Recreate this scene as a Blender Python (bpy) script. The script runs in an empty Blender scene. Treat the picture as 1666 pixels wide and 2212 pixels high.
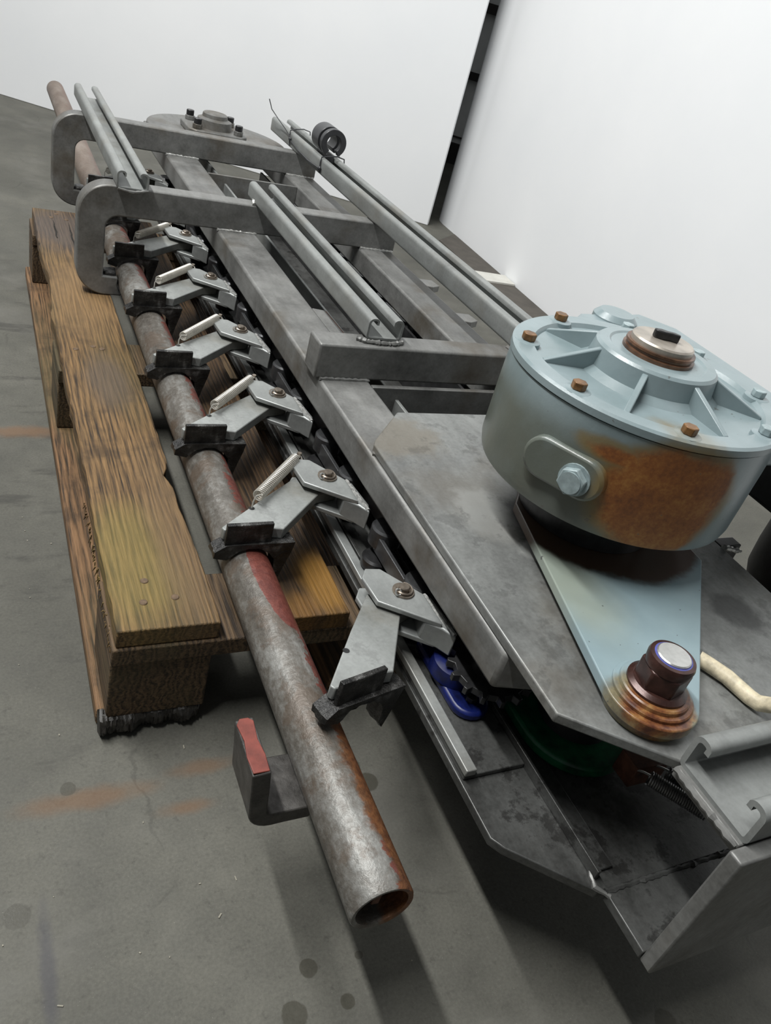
import bpy, bmesh, math, random
from mathutils import Vector, Matrix
random.seed(7)
S = bpy.context.scene
C = S.collection
PI = math.pi
sin, cos = math.sin, math.cos

# ------------------------------------------------------------------ camera
cam_d = bpy.data.cameras.new('camera')
cam = bpy.data.objects.new('camera', cam_d)
C.objects.link(cam)
right = Vector((0.8917203, -0.3808928, 0.2444495))
down = Vector((-0.0326187, -0.5927989, -0.8046897))
fwd = Vector((0.4514099, 0.7095845, -0.5410350))
m3 = Matrix((right, -down, -fwd)).transposed()
cam.matrix_world = Matrix.Translation((-0.10937, -0.56172, 0.7033)) @ m3.to_4x4()
cam_d.sensor_fit = 'VERTICAL'
cam_d.sensor_height = 36.0
cam_d.lens = 1718.5 * 36.0 / 2212.0
cam_d.clip_start = 0.02
S.camera = cam

# ------------------------------------------------------------------ light
world = bpy.data.worlds.new('hall_light')
S.world = world
world.use_nodes = True
world.node_tree.nodes['Background'].inputs[0].default_value = (0.93, 0.97, 1.0, 1)
world.node_tree.nodes['Background'].inputs[1].default_value = 0.11


def area(name, loc, target, sx, sy, power, col=(1, 1, 0.985)):
    d = bpy.data.lights.new(name, 'AREA')
    d.shape = 'RECTANGLE'
    d.size, d.size_y = sx, sy
    d.energy = power
    d.color = col
    o = bpy.data.objects.new(name, d)
    C.objects.link(o)
    o.location = loc
    o.rotation_euler = (Vector(target) - Vector(loc)).to_track_quat('-Z', 'Y').to_euler()
    return o


tube = area('unseen_lamp', (-0.98, 0.45, 3.0), (0.3, 0.4, 0), 0.10, 2.2, 112)
tube.rotation_euler = (0, math.radians(-18), 0)
area('unseen_lamp', (-1.0, 2.0, 3.0), (0.0, 1.6, 0), 1.0, 1.0, 26)  # soft fill light added to brighten the far left floor
area('unseen_lamp', (0.15, 0.75, 3.0), (1.35, 2.15, 0.75), 1.4, 0.25, 16)  # wash light added to brighten the white panels
S.view_settings.view_transform = 'Standard'
S.view_settings.look = 'None'
S.view_settings.gamma = 1
S.view_settings.exposure = 0.1
S.view_settings.use_curve_mapping = False


# ------------------------------------------------------------------ material helpers
class NT:
    def __init__(s, name):
        s.m = bpy.data.materials.new(name)
        s.m.use_nodes = True
        s.t = s.m.node_tree
        s.b = s.t.nodes['Principled BSDF']
        s.co = s.t.nodes.new('ShaderNodeTexCoord').outputs['Object']

    def n(s, typ, **kw):
        nd = s.t.nodes.new(typ)
        for k, v in kw.items():
            setattr(nd, k, v)
        return nd

    def put(s, sock, v):
        if hasattr(v, 'is_output'):
            s.t.links.new(v, sock)
        elif isinstance(v, (tuple, list)) and len(v) == 3 and sock.type == 'RGBA':
            sock.default_value = (*v, 1)
        else:
            sock.default_value = v

    def mapping(s, scale=(1, 1, 1), loc=(0, 0, 0), rot=(0, 0, 0), co=None):
        nd = s.n('ShaderNodeMapping')
        s.put(nd.inputs[0], co or s.co)
        nd.inputs['Scale'].default_value = scale
        nd.inputs['Location'].default_value = loc
        nd.inputs['Rotation'].default_value = rot
        return nd.outputs[0]

    def noise(s, scale, detail=4, rough=0.55, co=None, dist=0.0):
        nd = s.n('ShaderNodeTexNoise')
        s.put(nd.inputs['Vector'], co or s.co)
        nd.inputs['Scale'].default_value = scale
        nd.inputs['Detail'].default_value = detail
        nd.inputs['Roughness'].default_value = rough
        nd.inputs['Distortion'].default_value = dist
        return nd.outputs['Fac']

    def math(s, op, a, b=0.0, clamp=False):
        nd = s.n('ShaderNodeMath', operation=op)
        nd.use_clamp = clamp
        s.put(nd.inputs[0], a)
        s.put(nd.inputs[1], b)
        return nd.outputs[0]

    def step(s, v, lo, hi, a=0.0, b=1.0):
        nd = s.n('ShaderNodeMapRange', interpolation_type='SMOOTHSTEP')
        s.put(nd.inputs[0], v)
        nd.inputs[1].default_value = lo
        nd.inputs[2].default_value = hi
        nd.inputs[3].default_value = a
        nd.inputs[4].default_value = b
        return nd.outputs[0]

    def mix(s, f, a, b, mode='MIX'):
        nd = s.n('ShaderNodeMix', data_type='RGBA', blend_type=mode)
        s.put(nd.inputs[0], f)
        s.put(nd.inputs[6], a)
        s.put(nd.inputs[7], b)
        return nd.outputs[2]

    def ramp(s, f, stops):
        nd = s.n('ShaderNodeValToRGB')
        s.put(nd.inputs[0], f)
        e = nd.color_ramp.elements
        while len(e) < len(stops):
            e.new(0.5)
        for el, (p, c) in zip(e, stops):
            el.position = p
            el.color = (*c, 1)
        return nd.outputs[0]

    def sep(s, co=None):
        nd = s.n('ShaderNodeSeparateXYZ')
        s.put(nd.inputs[0], co or s.co)
        return nd.outputs

    def blob(s, c, sc, amp=0.5, nscale=30, lo=1.1, hi=0.6, co=None):
        """mask of 1 inside an ellipsoid with a ragged edge"""
        mp = s.mapping(loc=tuple(-a / b for a, b in zip(c, sc)), scale=tuple(1 / b for b in sc), co=co)
        ln = s.n('ShaderNodeVectorMath', operation='LENGTH')
        s.put(ln.inputs[0], mp)
        d = s.math('ADD', ln.outputs['Value'], s.math('MULTIPLY', s.math('SUBTRACT', s.noise(nscale, 4, 0.6), 0.5), amp * 2))
        return s.step(d, hi, lo, 1.0, 0.0)

    def bump(s, h, strength=0.3, dist=0.001):
        nd = s.n('ShaderNodeBump')
        nd.inputs['Strength'].default_value = strength
        nd.inputs['Distance'].default_value = dist
        s.put(nd.inputs['Height'], h)
        s.put(s.b.inputs['Normal'], nd.outputs[0])

    def out(s, col, rough=0.5, metal=0.0, spec=0.5):
        s.put(s.b.inputs['Base Color'], col)
        s.put(s.b.inputs['Roughness'], rough)
        s.put(s.b.inputs['Metallic'], metal)
        s.put(s.b.inputs['Specular IOR Level'], spec)
        return s.m


def galv(name, lo, hi, brown=0.5, metal=0.35, rough=0.5, seed=0.0, grime=0.0, blobs=()):
    k = NT(name)
    co = k.mapping(loc=(seed, seed * 1.7, seed * 0.6))
    a = k.noise(11, 6, 0.65, co)
    f = k.noise(260, 3, 0.6, co)
    st = k.noise(70, 4, 0.6, k.mapping(scale=(1, 0.25, 1), loc=(seed, 0, 0)))
    v = k.math('ADD', k.math('MULTIPLY', a, 0.55), k.math('ADD', k.math('MULTIPLY', f, 0.18), k.math('MULTIPLY', st, 0.27)))
    col = k.ramp(v, [(0.33, lo), (0.66, hi)])
    br = k.step(k.noise(7, 5, 0.6, co), 0.5, 0.72, 0, brown)
    col = k.mix(br, col, (lo[0] * 0.95, lo[1] * 0.74, lo[2] * 0.5))
    for c_, s_, cl_, w_ in blobs:
        col = k.mix(k.math('MULTIPLY', k.blob(c_, s_, 0.5, 45, 1.15, 0.6), w_), col, cl_)
    if grime:
        g = k.step(k.noise(22, 6, 0.7, co), 0.53, 0.62, 0, grime)
        col = k.mix(g, col, (0.012, 0.011, 0.010))
    k.bump(k.math('ADD', k.math('MULTIPLY', f, 0.6), st), 0.25, 0.0007)
    r = k.step(a, 0.3, 0.7, rough - 0.1, rough + 0.14)
    return k.out(col, r, metal)


def flat(name, col, rough=0.5, metal=0.0, var=0.25, nscale=60, bump=0.15, spec=0.5):
    k = NT(name)
    f = k.noise(nscale, 5, 0.6)
    c = k.ramp(f, [(0.3, tuple(x * (1 - var) for x in col)), (0.7, tuple(min(1, x * (1 + var)) for x in col))])
    k.bump(f, bump, 0.001)
    return k.out(c, rough, metal, spec)


M = {}
M['frame'] = galv('galvanised_frame', (0.092, 0.092, 0.087), (0.262, 0.264, 0.254), 0.75)
M['plate'] = galv('galvanised_plate', (0.10, 0.102, 0.098), (0.29, 0.30, 0.29), 0.45, 0.3, 0.45, 3.3, 0.35,
                  (((0.368, -0.092, 0.29), (0.020, 0.016, 0.1), (0.42, 0.43, 0.41), 0.9), ((0.395, -0.03, 0.29), (0.035, 0.03, 0.1), (0.02, 0.02, 0.02), 0.8),
                   ((0.345, -0.03, 0.29), (0.035, 0.05, 0.1), (0.33, 0.335, 0.32), 0.6), ((0.31, 0.12, 0.29), (0.06, 0.05, 0.1), (0.19, 0.165, 0.125), 0.6),
                   ((0.54, -0.2, 0.29), (0.03, 0.03, 0.1), (0.05, 0.05, 0.05), 0.7)))
M['rail'] = galv('galvanised_rail', (0.17, 0.176, 0.17), (0.31, 0.325, 0.315), 0.3, 0.3, 0.5, 5.1)
M['clevis'] = galv('bright_zinc', (0.21, 0.22, 0.215), (0.37, 0.385, 0.375), 0.25, 0.4, 0.42, 8.2)
M['arm'] = galv('worn_zinc', (0.19, 0.20, 0.19), (0.38, 0.395, 0.385), 0.6, 0.3, 0.45, 2.2, 0.25)
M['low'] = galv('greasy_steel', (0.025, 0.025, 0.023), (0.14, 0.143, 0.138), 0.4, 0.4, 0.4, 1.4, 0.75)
M['dark'] = flat('oily_dark_steel', (0.035, 0.035, 0.036), 0.35, 0.5, 0.5, 60, 0.2)
M['chain'] = flat('chain_steel', (0.10, 0.102, 0.105), 0.35, 0.7, 0.4, 50, 0.1)
M['bright'] = flat('bright_steel', (0.55, 0.55, 0.53), 0.3, 0.8, 0.15, 120, 0.05)
M['weld'] = flat('weld_metal', (0.50, 0.50, 0.48), 0.4, 0.6, 0.5, 240, 0.6)
M['spring'] = flat('spring_wire', (0.50, 0.48, 0.43), 0.38, 0.45, 0.2, 40, 0.05)
M['dspring'] = flat('dark_spring_wire', (0.34, 0.34, 0.33), 0.3, 0.8, 0.3, 40, 0.05)
M['cotter'] = flat('cotter_steel', (0.27, 0.23, 0.19), 0.35, 0.7, 0.3, 200, 0.05)
M['black'] = flat('black_rubber', (0.012, 0.012, 0.013), 0.5, 0.0, 0.5, 60, 0.3)
M['plastic'] = flat('black_plastic', (0.03, 0.031, 0.034), 0.35, 0.0, 0.3, 60, 0.05)
M['rustbrown'] = flat('rust_brown', (0.10, 0.040, 0.022), 0.6, 0.1, 0.6, 90, 0.4)
M['nail'] = flat('rusty_nail', (0.13, 0.085, 0.05), 0.6, 0.2, 0.4, 300, 0.2)
M['bluecast'] = flat('blue_cast_paint', (0.003, 0.008, 0.075), 0.4, 0.0, 0.6, 60, 0.1)
M['greencast'] = flat('green_cast_paint', (0.006, 0.085, 0.035), 0.35, 0.0, 0.6, 60, 0.1)
M['farwall'] = flat('far_wall_paint', (0.70, 0.71, 0.69), 0.8, 0, 0.12, 8, 0.02)
M['fardark'] = flat('far_dark_board', (0.025, 0.022, 0.02), 0.7, 0, 0.2, 8, 0.02)
M['grit'] = flat('pale_grit', (0.34, 0.32, 0.26), 0.7, 0, 0.2, 30, 0.05)
M['whitepatch'] = flat('white_floor_tone', (0.62, 0.61, 0.56), 0.6, 0, 0.1, 30, 0.05)
M['darkband'] = flat('dark_floor_tone', (0.075, 0.066, 0.055), 0.7, 0, 0.25, 20, 0.1)


def m_panel():
    k = NT('white_panel')
    c = k.ramp(k.noise(3, 4), [(0.3, (0.83, 0.845, 0.86)), (0.7, (0.87, 0.88, 0.89))])
    return k.out(c, 0.6, 0, 0.2)


M['panel'] = m_panel()


def m_floor():
    k = NT('concrete_floor')
    a = k.noise(2.2, 6, 0.62)
    b = k.noise(14, 6, 0.65)
    f = k.noise(330, 3, 0.7)
    v = k.math('ADD', k.math('MULTIPLY', a, 0.5), k.math('ADD', k.math('MULTIPLY', b, 0.26), k.math('MULTIPLY', f, 0.24)))
    col = k.ramp(v, [(0.36, (0.058, 0.057, 0.048)), (0.51, (0.100, 0.098, 0.083)), (0.64, (0.150, 0.146, 0.124))])
    # hairline cracks with a shape of their own
    vo = k.n('ShaderNodeTexVoronoi', feature='DISTANCE_TO_EDGE')
    wob = k.n('ShaderNodeVectorMath', operation='MULTIPLY_ADD')
    nc = k.n('ShaderNodeTexNoise')
    k.put(nc.inputs['Vector'], k.co)
    nc.inputs['Scale'].default_value = 9
    nc.inputs['Detail'].default_value = 6
    k.put(wob.inputs[0], nc.outputs['Color'])
    wob.inputs[1].default_value = (0.10, 0.10, 0.0)
    k.put(wob.inputs[2], k.co)
    k.put(vo.inputs['Vector'], wob.outputs[0])
    vo.inputs['Scale'].default_value = 2.6
    cr = k.math('MULTIPLY', k.step(vo.outputs['Distance'], 0.001, 0.006, 1, 0), k.step(k.noise(5, 3), 0.52, 0.64, 0, 0.3))
    col = k.mix(cr, col, (0.03, 0.029, 0.025))
    # pale specks of grit
    sp = k.step(k.noise(620, 1, 0.5), 0.75, 0.79, 0, 0.5)
    col = k.mix(sp, col, (0.30, 0.29, 0.25))
    col = k.mix(k.step(k.noise(90, 4, 0.7), 0.56, 0.70, 0, 0.45), col, (0.055, 0.053, 0.045))
    col = k.mix(k.step(k.noise(5.5, 5, 0.6, k.mapping(loc=(4, 2, 0))), 0.5, 0.7, 0, 0.4), col, (0.165, 0.16, 0.142))
    # dirt smears on the left of the pallet
    sm = k.math('MULTIPLY', k.step(k.noise(10, 6, 0.7, k.mapping(scale=(0.5, 1.6, 1))), 0.52, 0.66, 0, 1),
                k.blob((-0.12, 0.62, 0), (0.28, 0.85, 1), 0.3, 6))
    col = k.mix(k.math('MULTIPLY', sm, 0.6), col, (0.035, 0.034, 0.03))
    # orange rust streaks
    for c, s_, w in (((-0.03, -0.075, 0), (0.075, 0.014, 1), 0.5), ((0.06, -0.105, 0), (0.035, 0.010, 1), 0.5),
                     ((0.085, -0.062, 0), (0.04, 0.012, 1), 0.45), ((-0.05, 0.60, 0), (0.09, 0.02, 1), 0.55)):
        col = k.mix(k.math('MULTIPLY', k.blob(c, s_, 0.5, 25, 1.2, 0.2), w), col, (0.17, 0.085, 0.035))
    # oil drops and drip spots
    wet = None
    for x, y, r in ((0.235, -0.095, .017), (0.252, -0.118, .012), (0.225, -0.235, .014), (0.128, -0.283, .009), (0.105, -0.315, .012),
                    (0.152, -0.318, .007), (-0.045, -0.06, .008), (-0.095, -0.175, .012), (-0.115, -0.135, .008), (0.175, -0.285, .004),
                    (0.455, -0.455, .025), (0.43, -0.42, .012), (0.5, -0.47, .015)):
        bl = k.blob((x, y, 0), (r, r, 1), 0.22, 110, 1.0, 0.85)
        wet = bl if wet is None else k.math('MAXIMUM', wet, bl)
    col = k.mix(k.math('MULTIPLY', wet, 0.62), col, (0.035, 0.032, 0.02))
    # blue-black scrape
    col = k.mix(k.math('MULTIPLY', k.blob((-0.075, -0.225, 0), (0.007, 0.06, 1), 0.4, 60, 1.3, 0.3), 0.5), col, (0.05, 0.05, 0.065))
    k.bump(k.math('ADD', b, f), 0.15, 0.001)
    rough = k.math('SUBTRACT', k.step(b, 0.3, 0.7, 0.62, 0.78), k.math('MULTIPLY', wet, 0.25))
    return k.out(col, rough, 0, 0.35)


M['floor'] = m_floor()


def m_wood(name, base, dark, tint, seed, blobs=()):
    k = NT(name)
    co = k.mapping(scale=(1, 0.035, 1), loc=(seed, seed * 0.3, 0))
    ds = k.noise(9, 3, 0.5, k.mapping(scale=(1, 0.25, 1), loc=(seed * 2, 0, 0)))
    wv = k.n('ShaderNodeTexWave', wave_type='BANDS', bands_direction='X')
    k.put(wv.inputs['Vector'], k.mapping(scale=(1, 0.07, 1), loc=(seed, 0, 0)))
    wv.inputs['Scale'].default_value = 46
    wv.inputs['Distortion'].default_value = 12
    wv.inputs['Detail'].default_value = 3
    wv.inputs['Detail Scale'].default_value = 1.2
    g = k.math('ADD', k.math('MULTIPLY', k.noise(430, 5, 0.65, co), 0.82), k.math('MULTIPLY', wv.outputs['Fac'], 0.18))
    col = k.ramp(g, [(0.34, dark), (0.5, base), (0.66, tuple(min(1, c * 1.7) for c in base))])
    col = k.mix(k.step(ds, 0.45, 0.68, 0, 0.6), col, tint)
    col = k.mix(k.step(k.noise(14, 5, 0.65), 0.52, 0.7, 0, 0.55), col, dark)
    for c, s_, cl, w in blobs:
        col = k.mix(k.math('MULTIPLY', k.blob(c, s_, 0.35, 18, 1.25, 0.4), w), col, k.mix(g, tuple(x * 0.6 for x in cl), tuple(x * 1.35 for x in cl)))
    k.bump(g, 0.9, 0.002)
    return k.out(col, 0.6, 0, 0.35)


M['wood_edge'] = m_wood('weathered_board', (0.135, 0.080, 0.034), (0.028, 0.018, 0.011), (0.085, 0.064, 0.026), 0.0,
                        (((0.05, 1.14, 0.144), (0.09, 0.14, 0.1), (0.085, 0.07, 0.062), 0.85),
                         ((0.05, 0.80, 0.144), (0.06, 0.18, 0.1), (0.24, 0.15, 0.07), 0.6),
                         ((0.055, 0.50, 0.144), (0.035, 0.09, 0.1), (0.10, 0.075, 0.055), 0.7),
                         ((0.03, 0.10, 0.144), (0.05, 0.12, 0.1), (0.20, 0.155, 0.045), 0.6),
                         ((0.08, 0.14, 0.144), (0.03, 0.2, 0.1), (0.16, 0.105, 0.055), 0.6)))
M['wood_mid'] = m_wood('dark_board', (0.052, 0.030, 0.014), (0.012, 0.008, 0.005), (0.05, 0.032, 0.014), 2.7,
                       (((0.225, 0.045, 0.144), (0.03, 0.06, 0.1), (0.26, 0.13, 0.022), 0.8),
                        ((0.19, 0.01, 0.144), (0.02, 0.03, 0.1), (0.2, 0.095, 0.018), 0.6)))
M['wood_low'] = m_wood('damp_timber', (0.085, 0.055, 0.030), (0.022, 0.015, 0.010), (0.07, 0.062, 0.03), 5.3)
M['wood_run'] = m_wood('runner_timber', (0.15, 0.085, 0.042), (0.035, 0.024, 0.015), (0.10, 0.085, 0.04), 7.9)
M['grime'] = flat('tarry_grime', (0.016, 0.014, 0.011), 0.45, 0, 0.6, 180, 1.0)


def m_gear():
    k = NT('blue_grey_paint')
    a = k.noise(16, 5, 0.6)
    col = k.ramp(a, [(0.3, (0.185, 0.24, 0.25)), (0.7, (0.25, 0.31, 0.325))])
    P = k.sep()
    # greenish grime film low on the camera side
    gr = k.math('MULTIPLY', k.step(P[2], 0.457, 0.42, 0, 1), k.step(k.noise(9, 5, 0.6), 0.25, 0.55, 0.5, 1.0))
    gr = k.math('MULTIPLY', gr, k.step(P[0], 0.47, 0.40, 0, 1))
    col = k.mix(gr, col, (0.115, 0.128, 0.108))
    # rust streaks with their own outline
    f = k.noise(240, 3, 0.7)
    rust = k.ramp(k.math('ADD', k.math('MULTIPLY', k.noise(24, 5), 0.6), k.math('MULTIPLY', f, 0.4)),
                  [(0.34, (0.13, 0.034, 0.008)), (0.5, (0.26, 0.085, 0.016)), (0.66, (0.40, 0.18, 0.04))])
    halo = k.math('MAXIMUM', k.blob((0.400, -0.18, 0.408), (0.064, 0.09, 0.062), 0.16, 22, 1.08, 0.86),
                  k.blob((0.352, -0.15, 0.436), (0.030, 0.05, 0.012), 0.3, 40, 1.2, 0.7))
    core = k.math('MAXIMUM', k.blob((0.402, -0.18, 0.406), (0.059, 0.09, 0.057), 0.28, 26, 1.03, 0.78),
                  k.blob((0.356, -0.15, 0.434), (0.024, 0.05, 0.009), 0.4, 50, 1.1, 0.5))
    col = k.mix(k.math('MULTIPLY', halo, 0.75), col, (0.20, 0.135, 0.04))
    col = k.mix(k.math('MULTIPLY', core, 0.92), col, rust)
    # small chips
    ch = k.step(k.noise(120, 2, 0.5), 0.735, 0.75, 0, 0.6)
    col = k.mix(ch, col, (0.10, 0.09, 0.075))
    k.bump(k.math('ADD', k.noise(55, 4), k.math('MULTIPLY', f, 0.3)), 0.18, 0.0015)
    return k.out(col, k.step(core, 0, 1, 0.28, 0.6), 0, 0.5)


M['gear'] = m_gear()


def m_torque():
    k = NT('blue_arm_paint')
    a = k.noise(14, 5, 0.6)
    col = k.ramp(a, [(0.3, (0.20, 0.275, 0.30)), (0.7, (0.26, 0.345, 0.37))])
    y1 = k.blob((0.355, -0.13, 0.308), (0.05, 0.10, 0.1), 0.3, 16, 1.3, 0.3)
    col = k.mix(k.math('MULTIPLY', y1, 0.5), col, (0.27, 0.26, 0.15))
    f = k.noise(60, 5, 0.7)
    rust = k.ramp(f, [(0.36, (0.075, 0.022, 0.012)), (0.5, (0.18, 0.065, 0.022)), (0.66, (0.32, 0.17, 0.06))])
    hal = k.blob((0.331, -0.303, 0.31), (0.044, 0.040, 0.06), 0.25, 40, 1.05, 0.75)
    col = k.mix(k.math('MULTIPLY', hal, 0.85), col, k.ramp(f, [(0.35, (0.10, 0.065, 0.016)), (0.65, (0.24, 0.19, 0.08))]))
    r1 = k.blob((0.340, -0.302, 0.315), (0.036, 0.026, 0.03), 0.35, 55, 1.05, 0.8)
    r2 = k.blob((0.458, -0.045, 0.308), (0.112, 0.122, 0.1), 0.10, 30, 1.06, 0.96)
    col = k.mix(k.math('MULTIPLY', r1, 0.95), col, rust)
    col = k.mix(k.math('MULTIPLY', r2, 0.95), col, (0.055, 0.026, 0.012))
    ch = k.step(k.noise(130, 2, 0.5), 0.72, 0.735, 0, 0.8)
    col = k.mix(ch, col, (0.05, 0.05, 0.05))
    k.bump(f, 0.12, 0.001)
    return k.out(col, 0.3, 0, 0.5)


M['torque'] = m_torque()


def m_pipe():
    k = NT('painted_pipe')
    co = k.mapping(scale=(1, 0.3, 1))
    a = k.noise(30, 6, 0.65, co)
    f = k.noise(150, 4, 0.65)
    col = k.ramp(k.math('ADD', k.math('MULTIPLY', a, 0.7), k.math('MULTIPLY', f, 0.3)),
                 [(0.34, (0.045, 0.038, 0.030)), (0.5, (0.125, 0.115, 0.10)), (0.66, (0.27, 0.27, 0.255))])
    col = k.mix(k.step(k.noise(17, 6, 0.7, k.mapping(loc=(3, 1, 2))), 0.50, 0.60, 0, 0.6), col, (0.095, 0.066, 0.045))
    P = k.sep()
    red = k.ramp(f, [(0.3, (0.10, 0.026, 0.02)), (0.7, (0.19, 0.055, 0.04))])
    big = k.noise(8, 7, 0.7, k.mapping(scale=(1, 0.9, 1)))
    w = k.math('ADD', k.math('SUBTRACT', P[0], 0.146), k.math('MULTIPLY', k.math('SUBTRACT', big, 0.5), 0.055))
    w = k.math('ADD', w, k.math('MULTIPLY', k.math('SUBTRACT', f, 0.5), 0.025))
    mask = k.math('MULTIPLY', k.step(w, -0.001, 0.001, 0, 1), k.step(k.noise(16, 5, 0.7), 0.40, 0.45, 0, 1))
    col = k.mix(k.math('MULTIPLY', mask, 0.9), col, red)
    pat = k.blob((0.150, 0.02, 0.185), (0.020, 0.085, 0.05), 0.22, 30, 1.0, 0.96)
    col = k.mix(pat, col, red)
    # orange rust along the near end
    rn = k.math('ADD', k.math('SUBTRACT', P[0], 0.142), k.math('MULTIPLY', k.math('SUBTRACT', k.noise(28, 5, 0.65), 0.5), 0.045))
    rm = k.math('MULTIPLY', k.step(rn, -0.001, 0.006, 0, 1), k.step(P[1], -0.14, -0.19, 0, 0.9))
    col = k.mix(rm, col, k.ramp(f, [(0.3, (0.065, 0.024, 0.010)), (0.7, (0.22, 0.095, 0.035))]))
    far = k.step(P[1], 0.95, 1.5, 0, 0.75)
    col = k.mix(far, col, k.ramp(a, [(0.3, (0.13, 0.085, 0.06)), (0.7, (0.24, 0.18, 0.14))]))
    k.bump(k.math('ADD', a, f), 0.5, 0.002)
    return k.out(col, 0.46, 0.2, 0.5)


M['pipe'] = m_pipe()


def m_pad():
    k = NT('greasy_pad')
    a = k.noise(45, 6, 0.7)
    col = k.ramp(a, [(0.38, (0.008, 0.008, 0.008)), (0.55, (0.035, 0.034, 0.032)), (0.68, (0.15, 0.15, 0.145))])
    k.bump(k.noise(120, 5, 0.7), 0.8, 0.003)
    return k.out(col, 0.3, 0.3, 0.5)


M['pad'] = m_pad()


def m_hook():
    k = NT('hook_steel')
    P = k.sep()
    a = k.noise(60, 5, 0.65)
    dark = k.ramp(a, [(0.3, (0.02, 0.018, 0.016)), (0.7, (0.085, 0.08, 0.074))])
    k.bump(a, 0.5, 0.002)
    return k.out(dark, 0.45, 0.2)


M['hook'] = m_hook()
M['red'] = flat('red_primer', (0.19, 0.043, 0.030), 0.5, 0, 0.35, 70, 0.3)
M['hose'] = flat('cream_hose', (0.60, 0.53, 0.38), 0.5, 0, 0.35, 110, 0.3)
M['nut'] = flat('rusty_nut', (0.048, 0.022, 0.018), 0.3, 0.3, 0.5, 80, 0.2)
M['shaft'] = flat('rusty_shaft', (0.14, 0.075, 0.045), 0.32, 0.4, 0.7, 50, 0.3)
M['shafttop'] = flat('worn_shaft_face', (0.40, 0.36, 0.31), 0.35, 0.5, 0.3, 40, 0.1)
M['bolt_rust'] = flat('rusty_bolt', (0.17, 0.085, 0.03), 0.4, 0.2, 0.6, 110, 0.3)
M['bolt_blue'] = flat('painted_bolt', (0.30, 0.37, 0.38), 0.35, 0.1, 0.25, 110, 0.15)
M['blue_ring'] = flat('blue_nylon_ring', (0.07, 0.08, 0.30), 0.4, 0, 0.3, 110, 0.05)


# ------------------------------------------------------------------ mesh helpers
class G:
    def __init__(s):
        s.v = []
        s.f = []

    def add(s, vs, fs):
        o = len(s.v)
        s.v += [tuple(v) for v in vs]
        s.f += [tuple(i + o for i in f) for f in fs]
        return s

    def box(s, x0, x1, y0, y1, z0, z1):
        return s.prism([(x0, y0), (x1, y0), (x1, y1), (x0, y1)], z0, z1)

    def prism(s, poly, a0, a1, axis='z'):
        n = len(poly)
        mp = {'z': lambda p, a: (p[0], p[1], a), 'y': lambda p, a: (p[0], a, p[1]), 'x': lambda p, a: (a, p[0], p[1])}[axis]
        vs = [mp(p, a0) for p in poly] + [mp(p, a1) for p in poly]
        fs = [tuple(range(n)), tuple(range(2 * n - 1, n - 1, -1))] + [(i, (i + 1) % n, n + (i + 1) % n, n + i) for i in range(n)]
        return s.add(vs, fs)

    def lathe(s, prof, c=(0, 0, 0), seg=48, ax=(0, 0, 1), closed=True):
        """prof: (r, h) list along the axis; ends are capped"""
        az = Vector(ax).normalized()
        u = az.orthogonal().normalized()
        w = az.cross(u)
        c = Vector(c)
        vs = []
        for r, h in prof:
            for i in range(seg):
                t = 2 * PI * i / seg
                vs.append(c + az * h + (u * cos(t) + w * sin(t)) * r)
        fs = []
        for j in range(len(prof) - 1):
            for i in range(seg):
                a = j * seg + i
                b = j * seg + (i + 1) % seg
                fs.append((a, b, b + seg, a + seg))
        if closed:
            fs.append(tuple(range(seg)))
            k = (len(prof) - 1) * seg
            fs.append(tuple(range(k + seg - 1, k - 1, -1)))
        return s.add(vs, fs)

    def cyl(s, c, r, h, ax=(0, 0, 1), seg=24, bev=0.0):
        if bev:
            return s.lathe([(r - bev, 0), (r, bev), (r, h - bev), (r - bev, h)], c, seg, ax)
        return s.lathe([(r, 0), (r, h)], c, seg, ax)

    def tube(s, path, r, sides=8, jitter=0.0):
        path = [Vector(p) for p in path]
        n = len(path)
        vs, fs = [], []
        prev = None
        for i, p in enumerate(path):
            d = (path[min(i + 1, n - 1)] - path[max(i - 1, 0)]).normalized()
            if prev is None:
                u = d.orthogonal().normalized()
            else:
                u = (prev - d * prev.dot(d)).normalized()
            prev = u
            w = d.cross(u)
            rr = (r[i] if isinstance(r, (list, tuple)) else r) * (1 + random.uniform(-jitter, jitter))
            for k in range(sides):
                t = 2 * PI * k / sides
                vs.append(p + (u * cos(t) + w * sin(t)) * rr)
        for i in range(n - 1):
            for k in range(sides):
                a = i * sides + k
                b = i * sides + (k + 1) % sides
                fs.append((a, b, b + sides, a + sides))
        fs.append(tuple(range(sides - 1, -1, -1)))
        fs.append(tuple(range((n - 1) * sides, n * sides)))
        return s.add(vs, fs)

    def sphere(s, c, r, sq=(1, 1, 1), seg=12, rings=8):
        prof = [(max(1e-5, r * sin(PI * j / rings)), -r * cos(PI * j / rings)) for j in range(rings + 1)]
        o = len(s.v)
        s.lathe(prof, (0, 0, 0), seg)
        for i in range(o, len(s.v)):
            v = s.v[i]
            s.v[i] = (v[0] * sq[0] + c[0], v[1] * sq[1] + c[1], v[2] * sq[2] + c[2])
        return s

    def jitter(s, amt, fn=None):
        s.v = [tuple(a + random.uniform(-amt, amt) for a in v) if fn is None or fn(v) else v for v in s.v]
        return s


def mesh(name, g, mat, ang=0.6):
    me = bpy.data.meshes.new(name)
    me.from_pydata(g.v, [], g.f)
    bm = bmesh.new()
    bm.from_mesh(me)
    bmesh.ops.recalc_face_normals(bm, faces=bm.faces)
    for f in bm.faces:
        f.smooth = True
    for e in bm.edges:
        if len(e.link_faces) != 2 or e.calc_face_angle(0) > ang:
            e.smooth = False
    bm.to_mesh(me)
    bm.free()
    me.materials.append(M[mat])
    return me


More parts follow.
